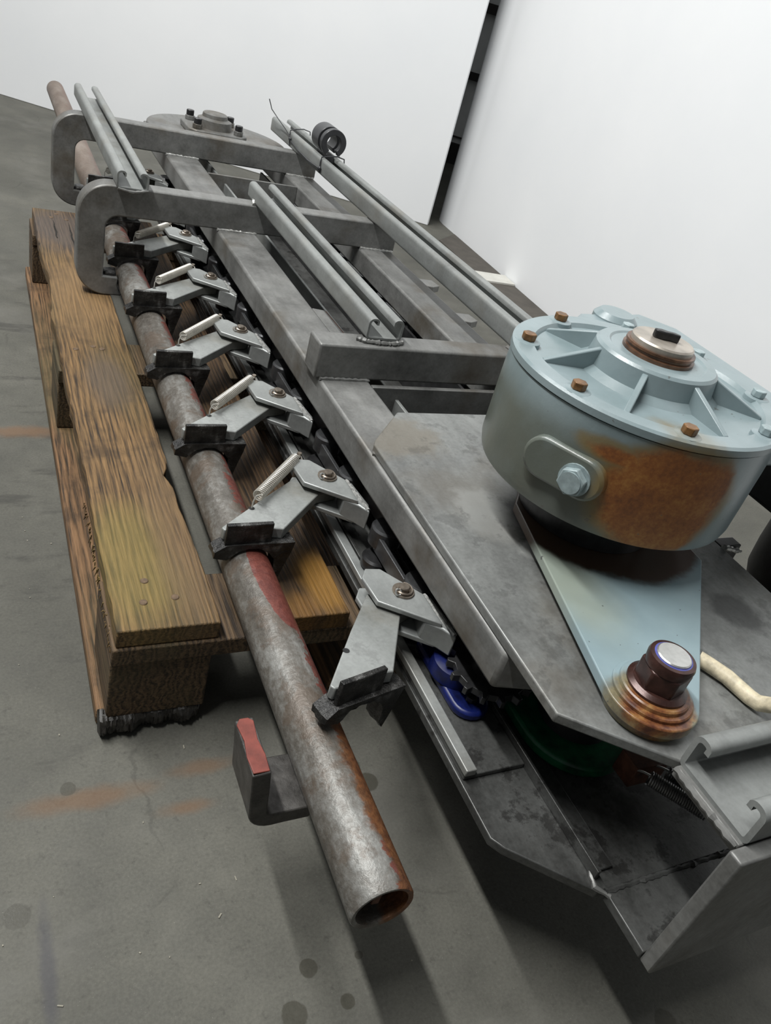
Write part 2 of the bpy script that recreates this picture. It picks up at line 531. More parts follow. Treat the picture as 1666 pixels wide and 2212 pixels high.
def obj(name, g, mat, parent=None, bevel=0.0, label=None, ang=0.6):
    """one mesh object; coordinates are world coordinates, also under a parent"""
    o = bpy.data.objects.new(name, mesh(name, g, mat, ang))
    C.objects.link(o)
    if parent is not None:
        o.parent = parent
        off = Vector((0, 0, 0))
        p = parent
        while p is not None:
            off += p.location
            p = p.parent
        o.location = -off
    if bevel:
        b = o.modifiers.new('edge', 'BEVEL')
        b.width = bevel
        b.segments = 2
        b.limit_method = 'ANGLE'
        b.angle_limit = 0.7
    if label:
        o['label'] = label
    return o


def tag(o, label, cat, group=None):
    o['label'] = label
    o['category'] = cat
    if group:
        o['group'] = group
    return o


def struct(o, label=None):
    o['kind'] = 'structure'
    if label:
        o['label'] = label
    return o


def thing(name, label, cat, loc, group=None):
    o = bpy.data.objects.new(name, None)
    o.empty_display_size = 0.05
    C.objects.link(o)
    o.location = loc
    return tag(o, label, cat, group)


def copy_tree(o, parent=None):
    c = o.copy()
    C.objects.link(c)
    if parent is not None:
        c.parent = parent
    for ch in o.children:
        copy_tree(ch, c)
    return c


def arc(cx, cy, r, a0, a1, n=8):
    return [(cx + r * cos(math.radians(a0 + (a1 - a0) * i / n)), cy + r * sin(math.radians(a0 + (a1 - a0) * i / n))) for i in range(n + 1)]


def thick(path, t):
    """closed polygon of thickness t around an open 2-D polyline"""
    n = len(path)
    L, R = [], []
    for i in range(n):
        a = Vector(path[max(i - 1, 0)])
        b = Vector(path[min(i + 1, n - 1)])
        d = (b - a).normalized()
        nrm = Vector((-d.y, d.x)) * t / 2
        p = Vector(path[i])
        L.append(tuple(p + nrm))
        R.append(tuple(p - nrm))
    return L + R[::-1]


def weld(name, pts, r, parent, step=0.004, mat='weld'):
    """lumpy weld bead along a polyline"""
    out = []
    rad = []
    for a, b in zip(pts[:-1], pts[1:]):
        a, b = Vector(a), Vector(b)
        n = max(2, int((b - a).length / step))
        for i in range(n):
            out.append(a.lerp(b, i / n) + Vector([random.uniform(-1, 1) * r * 0.18 for _ in range(3)]))
            rad.append(r * (0.8 if i % 2 else 1.15))
    out.append(Vector(pts[-1]))
    rad.append(r * 0.6)
    return obj(name, G().tube(out, rad, 7, 0.2), mat, parent)


def coil(p0, p1, R, wire, turns, per=12, sides=6):
    p0, p1 = Vector(p0), Vector(p1)
    d = (p1 - p0)
    az = d.normalized()
    u = az.orthogonal().normalized()
    w = az.cross(u)
    pts = []
    n = int(turns * per)
    for i in range(n + 1):
        t = 2 * PI * i / per
        pts.append(p0 + d * (i / n) + (u * cos(t) + w * sin(t)) * R)
    return G().tube(pts, wire, sides)


def hexagon(r, a0=0.0):
    return [(r * cos(a0 + i * PI / 3), r * sin(a0 + i * PI / 3)) for i in range(6)]


def stadium(l, r, n=10):
    return arc(l, 0, r, -90, 90, n) + arc(-l, 0, r, 90, 270, n)


# ------------------------------------------------------------------ setting
struct(obj('floor', G().box(-5, 7, -4, 9, -0.05, 0), 'floor'), 'grey stained concrete floor')


def slab(a, b, th, z0, z1, side=1):
    """vertical panel standing on the line a-b, thickness to one side"""
    a, b = Vector(a), Vector(b)
    d = (b - a).normalized()
    nrm = Vector((-d.y, d.x)) * th * side
    return G().prism([tuple(a), tuple(b), tuple(b + nrm), tuple(a + nrm)], z0, z1)


struct(obj('wall_left', slab((1.395, 2.10), (-2.1, 4.38), 0.03, 0.0, 2.3, -1), 'panel', bevel=0.003), 'smooth white standing panel')
rp = [(1.497 + 0.035, 2.235), (1.506, 2.222), (1.494, 2.195), (1.487, 2.15), (1.30, -0.9), (1.40, -0.9), (1.59, 2.15), (1.585, 2.2), (1.56, 2.235)]
struct(obj('wall_right', G().prism(rp, 0, 2.3), 'panel', ang=0.9), 'smooth white standing panel beside the gearbox')
wt = Vector((0.8437, -0.5368))
wn = Vector((0.5368, 0.8437))
wc = Vector((2.17, 3.36))
fw = struct(obj('wall_back', slab(tuple(wc - wt * 1.5), tuple(wc + wt * 2.0), 0.1, 0, 1.8), 'farwall'), 'grey wall beyond the gap between the white panels')
for nm, z0, z1, pr_ in (('baseboard', 0.0, 0.098, 0.03), ('conduit', 0.124, 0.131, 0.012), ('batten', 0.395, 0.43, 0.03), ('batten', 0.683, 0.726, 0.03)):
    obj(nm, slab(tuple(wc - wt * 1.5), tuple(wc + wt * 2.0), pr_, z0, z1, -1), 'fardark', fw)
tag(obj('dark_floor_band', G().prism([(1.36, 1.93), (1.30, 0.6), (1.385, 0.6), (1.475, 2.03)], 0, 0.003), 'darkband'),
    'thin dark brown band on the floor along the foot of the white panel', 'floor strip')  # flat dark brown band just above the floor
tag(obj('white_patch', G().prism([(1.27, 1.545), (1.445, 1.533), (1.452, 1.615), (1.275, 1.63)], 0.003, 0.008), 'whitepatch'),
    'short thin white patch on the floor against the white panel', 'batten')  # flat white patch lying over the dark band

# ------------------------------------------------------------------ pallet
pal = thing('pallet', 'weathered wooden pallet with green-brown boards under the machine', 'pallet', (0.3, 0.6, 0))


def board(x0, x1, y0, y1, z0, z1, mat, name='plank', rag=0.0012, notch=None, n=46):
    Lf = [(x0 + random.uniform(-rag, rag), y0 + (y1 - y0) * i / n) for i in range(n + 1)]
    Rt = [(x1 + random.uniform(-rag, rag) * 0.5, y0 + (y1 - y0) * i / n) for i in range(n + 1)]
    if notch:
        Rt = [(x - notch(y), y) for x, y in Rt]
    return obj(name, G().prism(Lf + Rt[::-1], z0, z1), mat, pal, 0.0015)


def bite(y):
    return 0.009 * max(0, 1 - abs(y - 0.262) / 0.022) + 0.004 * max(0, 1 - abs(y - 0.20) / 0.09)


def bark(y):
    return 0


# the outer board carries a waney left edge near its far end
n = 60
Lf = []
for i in range(n + 1):
    y = 1.25 * i / n
    x = random.uniform(-0.0012, 0.0012)
    if y > 0.72:
        x += 0.006 * math.sin((y - 0.72) * 11) ** 2 * (1 if y < 1.05 else 0.3)
    if 0.70 < y < 0.74:
        x -= 0.002
    Lf.append((x, y))
Rt = [(0.1 + random.uniform(-0.0006, 0.0006) - bite(1.25 * i / 90), 1.25 * i / 90) for i in range(91)]
obj('plank', G().prism(Lf + Rt[::-1], 0.1225, 0.144), 'wood_edge', pal, 0.0015)
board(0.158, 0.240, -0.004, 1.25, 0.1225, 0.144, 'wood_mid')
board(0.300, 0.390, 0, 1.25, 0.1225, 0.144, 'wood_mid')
board(0.500, 0.600, 0, 1.25, 0.1225, 0.144, 'wood_edge')
for y0 in (0.0, 0.575, 1.15):
    obj('cross_board', G().box(-0.004, 0.6, y0 - 0.003, y0 + 0.1, 0.100, 0.122), 'wood_low', pal, 0.002)
    for x0 in (-0.004, 0.25, 0.5):
        obj('block', G().box(x0, x0 + 0.1, y0, y0 + 0.1, 0.0225, 0.0995), 'wood_low', pal, 0.002)
for x0 in (-0.012, 0.25, 0.5):
    obj('runner', G().box(x0, x0 + 0.108, 0.012, 1.24, 0.0, 0.022), 'wood_run', pal, 0.003)
# tarry lump of dirt clinging to the runner end
nu, nv = 70, 9
vs, fs = [], []
for i in range(nu):
    u = i / (nu - 1)
    wob = 0.004 * sin(u * 9.1) + 0.003 * sin(u * 23 + 1) + (0.006 if u < 0.45 else 0.006 * max(0, 1 - (u - 0.45) * 2.2))
    for j in range(nv):
        t = PI * j / (nv - 1)
        r = 0.011 + wob * 0.7 + random.uniform(-.0016, .0016)
        vs.append((-0.011 + 0.104 * u + random.uniform(-.001, .001), 0.010 - r * 1.1 * sin(t), max(0.0003, 0.0125 + (0.0135 + random.uniform(-.0016, .0016)) * cos(t))))
for i in range(nu - 1):
    for j in range(nv - 1):
        a = i * nv + j
        fs.append((a, a + nv, a + nv + 1, a + 1))
fs.append(tuple(range(nv)))
fs.append(tuple(range(nu * nv - 1, (nu - 1) * nv - 1, -1)))
g = G().add(vs, fs)
obj('dirt_lump', g, 'grime', pal)
g = G()
for i in range(90):
    y = 0.004 + 0.24 * random.random() ** 1.4
    x, z = -0.0025 + random.uniform(-.0012, .0012), 0.118 + random.uniform(-.002, .005)
    g.tube([(x, y, z), (x - random.uniform(0, .003), y + random.uniform(-.003, .003), z - random.uniform(.003, .009))], [0.0011, 0.0003], 4)
sp = obj('splinter_fringe', g, 'wood_edge', pal)
sp['kind'] = 'stuff'
for x, y in ((0.036, 0.070), (0.030, 0.038), (0.062, 0.042), (0.034, 1.20), (0.062, 1.195), (0.045, 1.225), (0.022, 0.60), (0.048, 0.612), (0.060, 0.605)):
    obj('nail', G().lathe([(0.0038, -0.002), (0.0042, 0.0004), (0.0034, 0.0011)], (x, y, 0.144), 14), 'nail', pal)
for x, y0, y1 in ((0.064, 1.03, 1.20), (0.036, 1.08, 1.20)):
    pts = [(x + random.uniform(-.0012, .0012), y0 + (y1 - y0) * i / 10, 0.1437) for i in range(11)]
    obj('crack', G().tube(pts, [0.0004 + 0.0016 * sin(PI * min(1, (i + 2) / 11)) for i in range(11)], 5), 'grime', pal)

# ------------------------------------------------------------------ frame of the conveyor
fr = thing('conveyor_frame', 'long welded galvanised steel conveyor frame with curved hook brackets lying on the pallet', 'machine frame', (0.44, 0.6, 0.144))
BZ = 0.28
g = G().prism([(0.269, -0.206), (0.339, -0.225), (0.339, 1.60), (0.269, 1.60)], 0.240, BZ)
obj('side_beam', g, 'frame', fr, 0.004)
obj('side_beam', G().box(0.540, 0.610, -0.225, 1.60, 0.240, BZ), 'frame', fr, 0.004)
# beam end cap slanting down to a point
obj('gusset', G().prism([(0.3395, 0.312), (0.361, 0.312), (0.358, 0.50), (0.3395, 0.505)], 0.262, 0.2785), 'frame', fr, 0.001)
obj('gusset_edge', G().prism([(0.3612, 0.312), (0.364, 0.312), (0.361, 0.50), (0.3582, 0.50)], 0.262, 0.2775), 'rustbrown', fr)
obj('inner_rail', G().box(0.376, 0.381, -0.05, 1.5, 0.20, 0.262), 'rail', fr, 0.001)
for x0 in (0.345, 0.530):
    obj('added_web', G().box(x0, x0 + 0.005, -0.085, 1.45, 0.1545, 0.2395), 'dark', fr)  # dark plates added to block the view and keep the interior dark
# hook brackets (cross members that curl down to the pallet)
hook = ([(0.612, BZ + 0.0005), (0.612, 0.329)] + arc(0.092, 0.279, 0.05, 90, 180, 10) + arc(0.090, 0.1925, 0.048, 180, 268, 10) +
        [(0.118, 0.1445), (0.113, 0.152), (0.1095, 0.165), (0.110, 0.177), (0.0855, 0.178)] + arc(0.1065, 0.2595, 0.021, 180, 92, 6))
for y0 in (0.817, 1.295):
    obj('hook_bracket', G().prism(hook, y0, y0 + 0.036, 'y'), 'frame', fr, 0.0025)
    weld('weld_bead', [(0.268, y0 - 0.0005, BZ + .001), (0.339, y0 - 0.0005, BZ + .001)], 0.0022, fr)
    weld('weld_bead', [(0.541, y0 - 0.0005, BZ + .001), (0.61, y0 - 0.0005, BZ + .001)], 0.0022, fr)
obj('grease_pad', G().box(0.0875, 0.1085, 0.822, 0.85, 0.1472, 0.184).jitter(0.0015), 'pad', fr, 0.004)
obj('grease_pad', G().box(0.0875, 0.1085, 1.299, 1.325, 0.1472, 0.184).jitter(0.0015), 'pad', fr, 0.004)
obj('cross_beam', G().box(0.262, 0.622, 0.272, 0.312, BZ + 0.0005, 0.327), 'frame', fr, 0.003)
weld('weld_bead', [(0.270, 0.271, BZ + .001), (0.339, 0.271, BZ + .001)], 0.0025, fr, mat='frame')
obj('cross_plate', G().box(0.3395, 0.5395, 0.258, 0.266, 0.19, 0.2785), 'frame', fr, 0.001)
obj('cross_plate', G().box(0.3395, 0.5395, 1.20, 1.206, 0.17, 0.2785), 'frame', fr, 0.001)


def channel(w, h, t=0.0028):
    a = [(0.0115, h - 0.007), (0.0115, h - 0.002)] + arc(0.0075, h - 0.0045, 0.0045, 40, 90, 3) + arc(0.0055, h - 0.0055, 0.0055, 90, 180, 5) + arc(0.004, 0.004, 0.004, 180, 270, 4)
    b = [(w - x, z) for x, z in a[::-1]]
    return thick(a + b, t)


def strut(name, x0, z0, w, h, y0, y1):
    pr = [(x + x0, z + z0 + 0.0014) for x, z in channel(w, h)]
    return obj(name, G().prism(pr, y0, y1, 'y'), 'rail', fr, ang=0.9)


strut('strut_channel', 0.098, 0.3292, 0.047, 0.025, 0.803, 1.46)
strut('strut_channel', 0.330, 0.3292, 0.047, 0.025, 0.290, 0.868)
strut('strut_channel', 0.556, 0.3292, 0.050, 0.030, 0.235, 1.50)
g = []
weld('weld_bead', [(0.318, 0.292, 0.329), (0.326, 0.284, 0.3295), (0.344, 0.281, 0.3290), (0.366, 0.281, 0.3290), (0.382, 0.288, 0.3288)], 0.0032, fr, 0.0022, 'frame')
weld('weld_bead', [(0.328, 0.818, 0.330), (0.330, 0.835, 0.334)], 0.004, fr)
weld('weld_bead', [(0.099, 0.801, 0.330), (0.121, 0.7995, 0.327), (0.146, 0.802, 0.331)], 0.0022, fr, mat='frame')
weld('weld_bead', [(0.553, 0.30, 0.3285), (0.553, 0.275, 0.3285)], 0.0028, fr, mat='frame')

# top plate
tp = [(0.334, 0.175), (0.279, 0.112), (0.2735, 0.102), (0.2695, -0.277), (0.347, -0.339), (0.533, -0.339), (0.612, -0.277), (0.612, 0.102), (0.55, 0.175)]
obj('top_plate', G().prism(tp, BZ + 0.0006, 0.2905), 'plate', fr, 0.0015)
weld('weld_bead', [(0.340, 0.172, BZ + .001), (0.281, 0.106, BZ + .001), (0.2725, 0.095, BZ + .001)], 0.0028, fr, mat='frame')
# tail: cross rail on the plate end, end plate and bottom extension
pr = [(-0.339 - y, z + 0.2905 + 0.0014) for y, z in channel(0.066, 0.030, 0.0045)]
obj('tail_rail', G().prism(pr, 0.342, 0.62, 'x'), 'rail', fr, ang=0.9)
obj('rail_seat', G().box(0.338, 0.62, -0.4055, -0.3395, BZ + 0.0006, 0.2905), 'frame', fr, 0.001)
obj('end_plate', G().box(0.328, 0.62, -0.418, -0.406, 0.1446, 0.2905), 'frame', fr, 0.0018)
obj('bottom_extension', G().box(0.328, 0.62, -0.4055, -0.357, 0.1445, 0.154), 'low', fr, 0.001)
weld('weld_bead', [(0.328, -0.356, 0.1535), (0.62, -0.356, 0.1535)], 0.0026, fr, mat='low')
weld('weld_bead', [(0.336, -0.341, 0.290), (0.335, -0.405, 0.290)], 0.0028, fr, mat='frame')
weld('weld_bead', [(0.330, -0.360, 0.153), (0.320, -0.350, 0.154), (0.3255, -0.335, 0.156)], 0.0025, fr, mat='frame')
# lower deck and its wear strips
lp = [(0.256, 1.6), (0.2545, -0.289), (0.262, -0.300), (0.321, -0.354), (0.62, -0.354), (0.62, 1.6)]
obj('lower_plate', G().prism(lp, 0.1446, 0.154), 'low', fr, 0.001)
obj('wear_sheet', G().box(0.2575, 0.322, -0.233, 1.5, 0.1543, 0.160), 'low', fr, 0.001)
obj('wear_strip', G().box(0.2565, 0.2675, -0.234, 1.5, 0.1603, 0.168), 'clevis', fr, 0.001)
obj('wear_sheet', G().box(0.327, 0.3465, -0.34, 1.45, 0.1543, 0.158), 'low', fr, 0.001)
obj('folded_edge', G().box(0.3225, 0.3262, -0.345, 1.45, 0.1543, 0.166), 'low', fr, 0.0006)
obj('guide_angle', G().prism([(0.2695, 0.1605), (0.287, 0.1605), (0.287, 0.164), (0.273, 0.164), (0.273, 0.168), (0.2695, 0.168)], 0.012, 1.5, 'y'), 'low', fr, 0.0005)
obj('tie_rod', G().tube([(0.300, -0.226, 0.262), (0.345, -0.245, 0.262)], 0.003, 8), 'rail', fr)
# small cut bracket with bright welds on the far edge of the top plate
obj('cut_bracket', G().box(0.6125, 0.645, -0.105, -0.09, 0.265, 0.2905), 'dark', fr, 0.001)
weld('weld_bead', [(0.6125, -0.108, 0.291), (0.645, -0.108, 0.284)], 0.003, fr)
# round idler plate at the far end
obj('idler_plate', G().lathe([(0.163, 0), (0.167, 0.002), (0.167, 0.0145), (0.165, 0.0165)], (0.429, 1.503, BZ + 0.0006), 72), 'frame', fr)
hub = obj('idler_bearing', G().prism([(0.36, 1.435), (0.47, 1.435), (0.485, 1.45), (0.485, 1.545), (0.47, 1.56), (0.36, 1.56), (0.345, 1.545), (0.345, 1.45)], 0.2972, 0.312), 'frame', fr, 0.003)
obj('bearing_boss', G().lathe([(0.042, 0), (0.040, 0.018), (0.030, 0.022), (0.029, 0.030), (0.026, 0.032)], (0.415, 1.497, 0.312), 32), 'frame', hub)
obj('grease_nipple', G().cyl((0.415, 1.432, 0.304), 0.005, 0.006, (0, -1, 0), 12), 'bright', hub)
for x in (0.366, 0.464):
    for y in (1.455, 1.54):
        b = obj('bolt', G().prism([(x + a, y + c) for a, c in hexagon(0.0115)], 0.3122, 0.322), 'frame', hub, 0.001)
        obj('bolt_shank', G().cyl((x, y, 0.322), 0.009, 0.012, seg=14, bev=0.001), 'dark', b)

# ------------------------------------------------------------------ rusty pipe
pipe = thing('steel_pipe', 'long steel pipe with flaking red paint and rust lying beside the conveyor', 'pipe', (0.137, 0.9, 0.14))
PX, PZ, PR = 0.137, 0.165, 0.0252
prof = [(PR - 0.004, 0.05), (PR - 0.004, 0.0), (PR - 0.001, -0.001), (PR, 0.001)]
ys = [0.001 + 2.72 * i / 60 for i in range(1, 61)]
g = G().lathe([(PR - 0.0045, 0.12), (PR - 0.0045, 0.001), (PR - 0.003, 0), (PR - 0.001, 0), (PR, 0.002)] + [(PR, y) for y in ys] +
              [(PR * 0.97, ys[-1] + 0.004), (PR * 0.7, ys[-1] + 0.007), (0.002, ys[-1] + 0.008)], (PX, -0.325, PZ), 40, (0, 1, 0), closed=False)
obj('pipe_tube', g, 'pipe', pipe)
obj('pipe_plug', G().cyl((PX, -0.302, PZ), PR - 0.0046, 0.004, (0, 1, 0), 24), 'dark', pipe)
obj('rust_flake', G().box(PX - 0.004, PX + 0.002, -0.318, -0.306, PZ - 0.006, PZ + 0.015).jitter(0.001), 'rustbrown', pipe, 0.001)
# J-shaped hook welded to its side
jp = [(0.122, 0.1395), (0.100, 0.1395)] + arc(0.0885, 0.1525, 0.0135, 270, 180, 6) + [(0.0730, 0.175), (0.0700, 0.202)]
hk = obj('hook_strap', G().prism(thick(jp, 0.015), -0.222, -0.168, 'y'), 'hook', pipe, 0.0012)
obj('painted_end', G().prism([(0.0635, -0.2205), (0.0765, -0.2205), (0.0772, -0.205), (0.0752, -0.19), (0.0768, -0.172), (0.073, -0.1685), (0.066, -0.1685), (0.0625, -0.174), (0.0645, -0.19), (0.0625, -0.205)], 0.2022, 0.2036), 'red', hk, 0.0006)

# ------------------------------------------------------------------ roller chain (left strand)
ch = thing('roller_chain', 'greasy dark roller chain running under the edge of the near side beam', 'chain', (0.285, 0.6, 0.165))
ch2 = thing('roller_chain', 'dark roller chain strand on the side of the long strut channel', 'chain', (0.60, 0.6, 0.165))
PINS = [(0.2545, -0.0625), (0.2455, 0.138), (0.2435, 0.333), (0.2435, 0.529), (0.2455, 0.736), (0.2455, 0.946), (0.2455, 1.145), (0.2455, 1.345)]
MX = 0.880   # mirror: x -> MX - x
r1 = r2 = lk = ap = None


def place(first, name, g, mat, parent, loc, bevel=0.0):
    if first is None:
        first = obj(name, g(), mat, parent, bevel)
        first.location = Vector(loc) - parent.location
        return first
    c = first.copy()
    C.objects.link(c)
    c.parent = parent
    c.location = Vector(loc) - parent.location
    return first


for chain, mir in ((ch, False), (ch2, True)):
    for px, py in PINS:
        bx = 0.0
        for dy in ((-0.085, 0.024) if py > 0 else (0.024,)):
            X = 0.291
            X = MX - X if mir else X
            r1 = place(r1, 'chain_roller', lambda: G().lathe([(0.016, 0), (0.0185, 0.002), (0.0185, 0.022), (0.0165, 0.0245)], (0, 0, 0), 28), 'chain', chain, (X, py + dy, 0.190))
            r2 = place(r2, 'chain_bush', lambda: G().lathe([(0.016, 0), (0.0175, 0.002), (0.0175, 0.012), (0.015, 0.0145)], (0, 0, 0), 28), 'dark', chain, ((MX - 0.281) if mir else 0.281, py + dy - 0.012, 0.1685))
        if py < 0:
            continue
        lk = place(lk, 'link_plate', lambda: G().prism(stadium(0.042, 0.010), -0.0025, 0.0025, 'x'), 'chain', chain, ((MX - 0.279) if mir else 0.279, py - 0.135, 0.197), 0.0008)
        ap = place(ap, 'link_plate', lambda: G().prism(stadium(0.045, 0.010), -0.0025, 0.0025, 'x'), 'chain', chain, ((MX - 0.301) if mir else 0.301, py - 0.05, 0.202), 0.0008)

# ------------------------------------------------------------------ gripper arms (one per chain attachment)
CLEV = [(-0.026, 0.038), (-0.0345, 0.025), (-0.032, -0.010), (0.021, -0.049), (0.0205, -0.006), (-0.010, 0.036)]


def sub_obj(name, g, mat, parent, bevel=0.0):
    """part built in the coordinates of its thing"""
    o = bpy.data.objects.new(name, mesh(name, g, mat))
    C.objects.link(o)
    o.parent = parent
    if bevel:
        b = o.modifiers.new('edge', 'BEVEL')
        b.width = bevel
        b.segments = 2
        b.limit_method = 'ANGLE'
        b.angle_limit = 0.7
    return o


def gripper(label, loc, rot=0.0, spring=True, droop=0.0, group=None):
    t = thing('gripper_arm', label, 'gripper arm', loc, group)
    top = sub_obj('clevis_plate', G().prism(CLEV, -0.006, 0.0), 'clevis', t, 0.0012)
    sub_obj('clevis_plate', G().prism(CLEV, -0.0315, -0.0255), 'clevis', t, 0.0012)
    blk = [(0.007, -0.038), (0.0215, -0.0505), (0.030, -0.064), (0.0345, -0.05), (0.030, -0.006), (0.021, -0.002), (0.013, -0.012)]
    sub_obj('mounting_block', G().prism(blk, -0.0305, -0.0045), 'clevis', t, 0.002)
    pts, rad = [], []
    for i in range(15):
        s = i / 14
        pts.append((0.0225 + 0.0075 * s + random.uniform(-.0006, .0006), -0.004 - 0.056 * s, -0.0035 - 0.002 * s))
        rad.append(0.0030 if i % 2 else 0.0024)
    sub_obj('weld_bead', G().tube(pts, rad, 7, 0.12), 'weld', t)
    # pin, washer, cotter
    pin = sub_obj('pin', G().lathe([(0.0055, -0.036), (0.0055, 0.0065), (0.0048, 0.0075)], (0, 0, 0), 18), 'cotter', t)
    sub_obj('washer', G().lathe([(0.0060, 0.0003), (0.0112, 0.0003), (0.0112, 0.0020), (0.0060, 0.0020)], (0, 0, 0), 26, closed=False), 'cotter', pin)
    ct = [(0.0085 * cos(a), 0.0085 * sin(a), 0.0036 + 0.0006 * sin(2 * a)) for a in [math.radians(-205 + 11 * i) for i in range(26)]]
    sub_obj('cotter_pin', G().tube(ct, 0.0011, 6), 'cotter', pin)
    lp_ = [(-0.0082 + 0.0028 * cos(a), -0.0045 + 0.0022 * sin(a), 0.0042 + 0.0022 * sin(a)) for a in [2 * PI * i / 12 for i in range(13)]]
    sub_obj('cotter_eye', G().tube(lp_, 0.0010, 6), 'bright', pin)
    # lever arm
    am = arc(0, 0, 0.0155, -55, 125, 8) + [(-0.026, 0.021), (-0.077, -0.0195), (-0.139, -0.0715), (-0.137, -0.0765), (-0.086, -0.0765), (-0.0745, -0.079), (-0.0150, -0.0185)]
    arm = sub_obj('lever', G().prism(am, -0.0245, -0.0115), 'arm', t, 0.0012)
    sub_obj('hole_rim', G().cyl((-0.099, -0.041, -0.0116), 0.0032, 0.0004, seg=14), 'dark', arm)
    # upright pad plate and saddle that sits over the pipe
    sub_obj('pad_plate', G().prism([(-0.1365, -0.0835), (-0.087, -0.0825), (-0.087, -0.0772), (-0.1365, -0.0782)], -0.0325, -0.0015), 'pad', arm, 0.0008)
    sad = ([(-0.136, -0.0255), (-0.147, -0.033), (-0.1475, -0.0395)] + arc(-0.107, -0.059, 0.0290, 150, 28, 12) + [(-0.0805, -0.062), (-0.074, -0.071), (-0.070, -0.058), (-0.064, -0.034), (-0.062, -0.0245)])
    g = G()
    n = len(sad)
    vs = []
    rows = 6
    for j in range(rows):
        y = -0.0865 + 0.019 * j / (rows - 1)
        for x, z in sad:
            vs.append((x + random.uniform(-.0009, .0009), y + random.uniform(-.0008, .0008), z + random.uniform(-.0007, .0007)))
    fs = [tuple(range(n)), tuple(range(rows * n - 1, (rows - 1) * n - 1, -1))]
    for j in range(rows - 1):
        for i in range(n):
            a, b = j * n + i, j * n + (i + 1) % n
            fs.append((a, b, b + n, a + n))
    sub_obj('saddle', g.add(vs, fs), 'pad', arm)
    if spring:
        s0, s1 = Vector((-0.092, -0.0335, -0.001)), Vector((-0.027, 0.0375, 0.0005))
        sp_ = sub_obj('spring', coil(s0, s1, 0.0058, 0.00085, 30, 12, 6), 'spring', t)
        d = (s1 - s0).normalized()
        a0 = s0 + d * 0.001
        sub_obj('spring_hook', G().tube([a0 + Vector((0.004, -0.002, 0.003)), Vector((-0.0955, -0.0385, 0.003)), Vector((-0.0985, -0.0405, -0.003)), Vector((-0.099, -0.041, -0.0125))], 0.0009, 6), 'spring', sp_)
        sub_obj('spring_hook', G().tube([s1, s1 + d * 0.004 + Vector((0.001, 0, 0.002)), s1 + d * 0.008 + Vector((0.003, -0.002, 0)), s1 + d * 0.006 + Vector((0.006, -0.004, -0.004))], 0.0009, 6), 'spring', sp_)
        sub_obj('spring_post', G().cyl((-0.020, 0.0445, -0.030), 0.0028, 0.034, seg=10), 'cotter', t)
    if rot or droop:
        R = Matrix.Rotation(rot, 4, 'Z') @ Matrix.Rotation(droop, 4, Vector((-0.0776, 0.1, 0)).normalized())
        arm.matrix_local = R
    return t


GL = ['galvanised gripper arm without a spring, swung clear of the pipe below the gearbox plate',
      'second gripper arm from the blue bearing, its spring and black saddle resting on the pipe',
      'third gripper arm from the blue bearing, its spring and black saddle resting on the pipe',
      'fourth gripper arm from the blue bearing, its spring and black saddle resting on the pipe',
      'gripper arm just before the middle hook bracket, with a pale spring',
      'gripper arm directly under the middle hook bracket, with a blackened saddle',
      'gripper arm behind the middle hook bracket, under the short upright channel',
      'gripper arm beside the far hook bracket, half hidden by the channel']
GRP = 'gripper arms along the chain'
grips = []
for i, ((x, y), lb) in enumerate(zip(PINS, GL)):
    if i == 0:
        grips.append(gripper(lb, (x, y, 0.224), math.radians(15), False, math.radians(5.5), GRP))
    elif i == 1:
        grips.append(gripper(lb, (x, y, 0.224), 0, True, 0, GRP))
    else:
        c = copy_tree(grips[1])
        c.location = (x, y, 0.224)
        tag(c, lb, 'gripper arm', GRP)
        grips.append(c)
# folded attachments on the far strand (mirrored, arms lie back against the chain)
for y, lb in ((0.70, 'galvanised chain attachment on the far strand beside the long strut channel, nearer the gearbox'),
              (0.872, 'galvanised chain attachment on the far strand beside the long strut channel, nearer the middle bracket')):
    t = thing('chain_attachment', lb, 'chain attachment', (0.636, y, 0.224))
    cm = [(-a, -b) for a, b in CLEV]
    sub_obj('clevis_plate', G().prism(cm, -0.006, 0), 'low', t, 0.0012)
    sub_obj('clevis_plate', G().prism(cm, -0.036, -0.030), 'clevis', t, 0.0012)
    sub_obj('pin', G().cyl((0, 0, -0.036), 0.0055, 0.043, seg=16), 'cotter', t)
    sub_obj('lever', G().prism([(-0.012, -0.012), (0.10, -0.03), (0.12, -0.02), (0.115, 0.01), (0.0, 0.016)], -0.0245, -0.0115), 'frame', t, 0.0012)
    sub_obj('mounting_block', G().prism([(-0.026, -0.03), (-0.012, -0.03), (-0.012, 0.03), (-0.022, 0.035)], -0.0355, -0.0065), 'clevis', t, 0.002)

# ------------------------------------------------------------------ bearings, sprocket, springs in the tail
bb = thing('bearing_housing', 'glossy blue cast bearing housing under the near beam end', 'bearing', (0.30, -0.14, 0.16))
b = obj('housing', G().prism([(0.298 + a, -0.124 + c) for c, a in stadium(0.036, 0.020)], 0.1603, 0.1705), 'bluecast', bb, 0.003)
obj('bearing_barrel', G().lathe([(0.027, 0), (0.025, 0.014), (0.020, 0.016)], (0.300, -0.124, 0.1706), 32), 'bluecast', bb)
for y in (-0.162, -0.087):
    obj('bolt', G().prism([(0.298 + a, y + c) for a, c in hexagon(0.006)], 0.1707, 0.1765), 'dark', bb, 0.0008)
spk = thing('sprocket', 'black oily sprocket at the near end of the chain', 'sprocket', (0.325, -0.155, 0.19))
pts = []
for i in range(14):
    a = 2 * PI * i / 14
    for da, r in ((-0.10, 0.036), (-0.05, 0.043), (0.05, 0.043), (0.10, 0.036)):
        pts.append((0.318 + r * cos(a + da), -0.150 + r * sin(a + da)))
obj('toothed_disc', G().prism(pts, 0.190, 0.198), 'dark', spk, 0.0006)
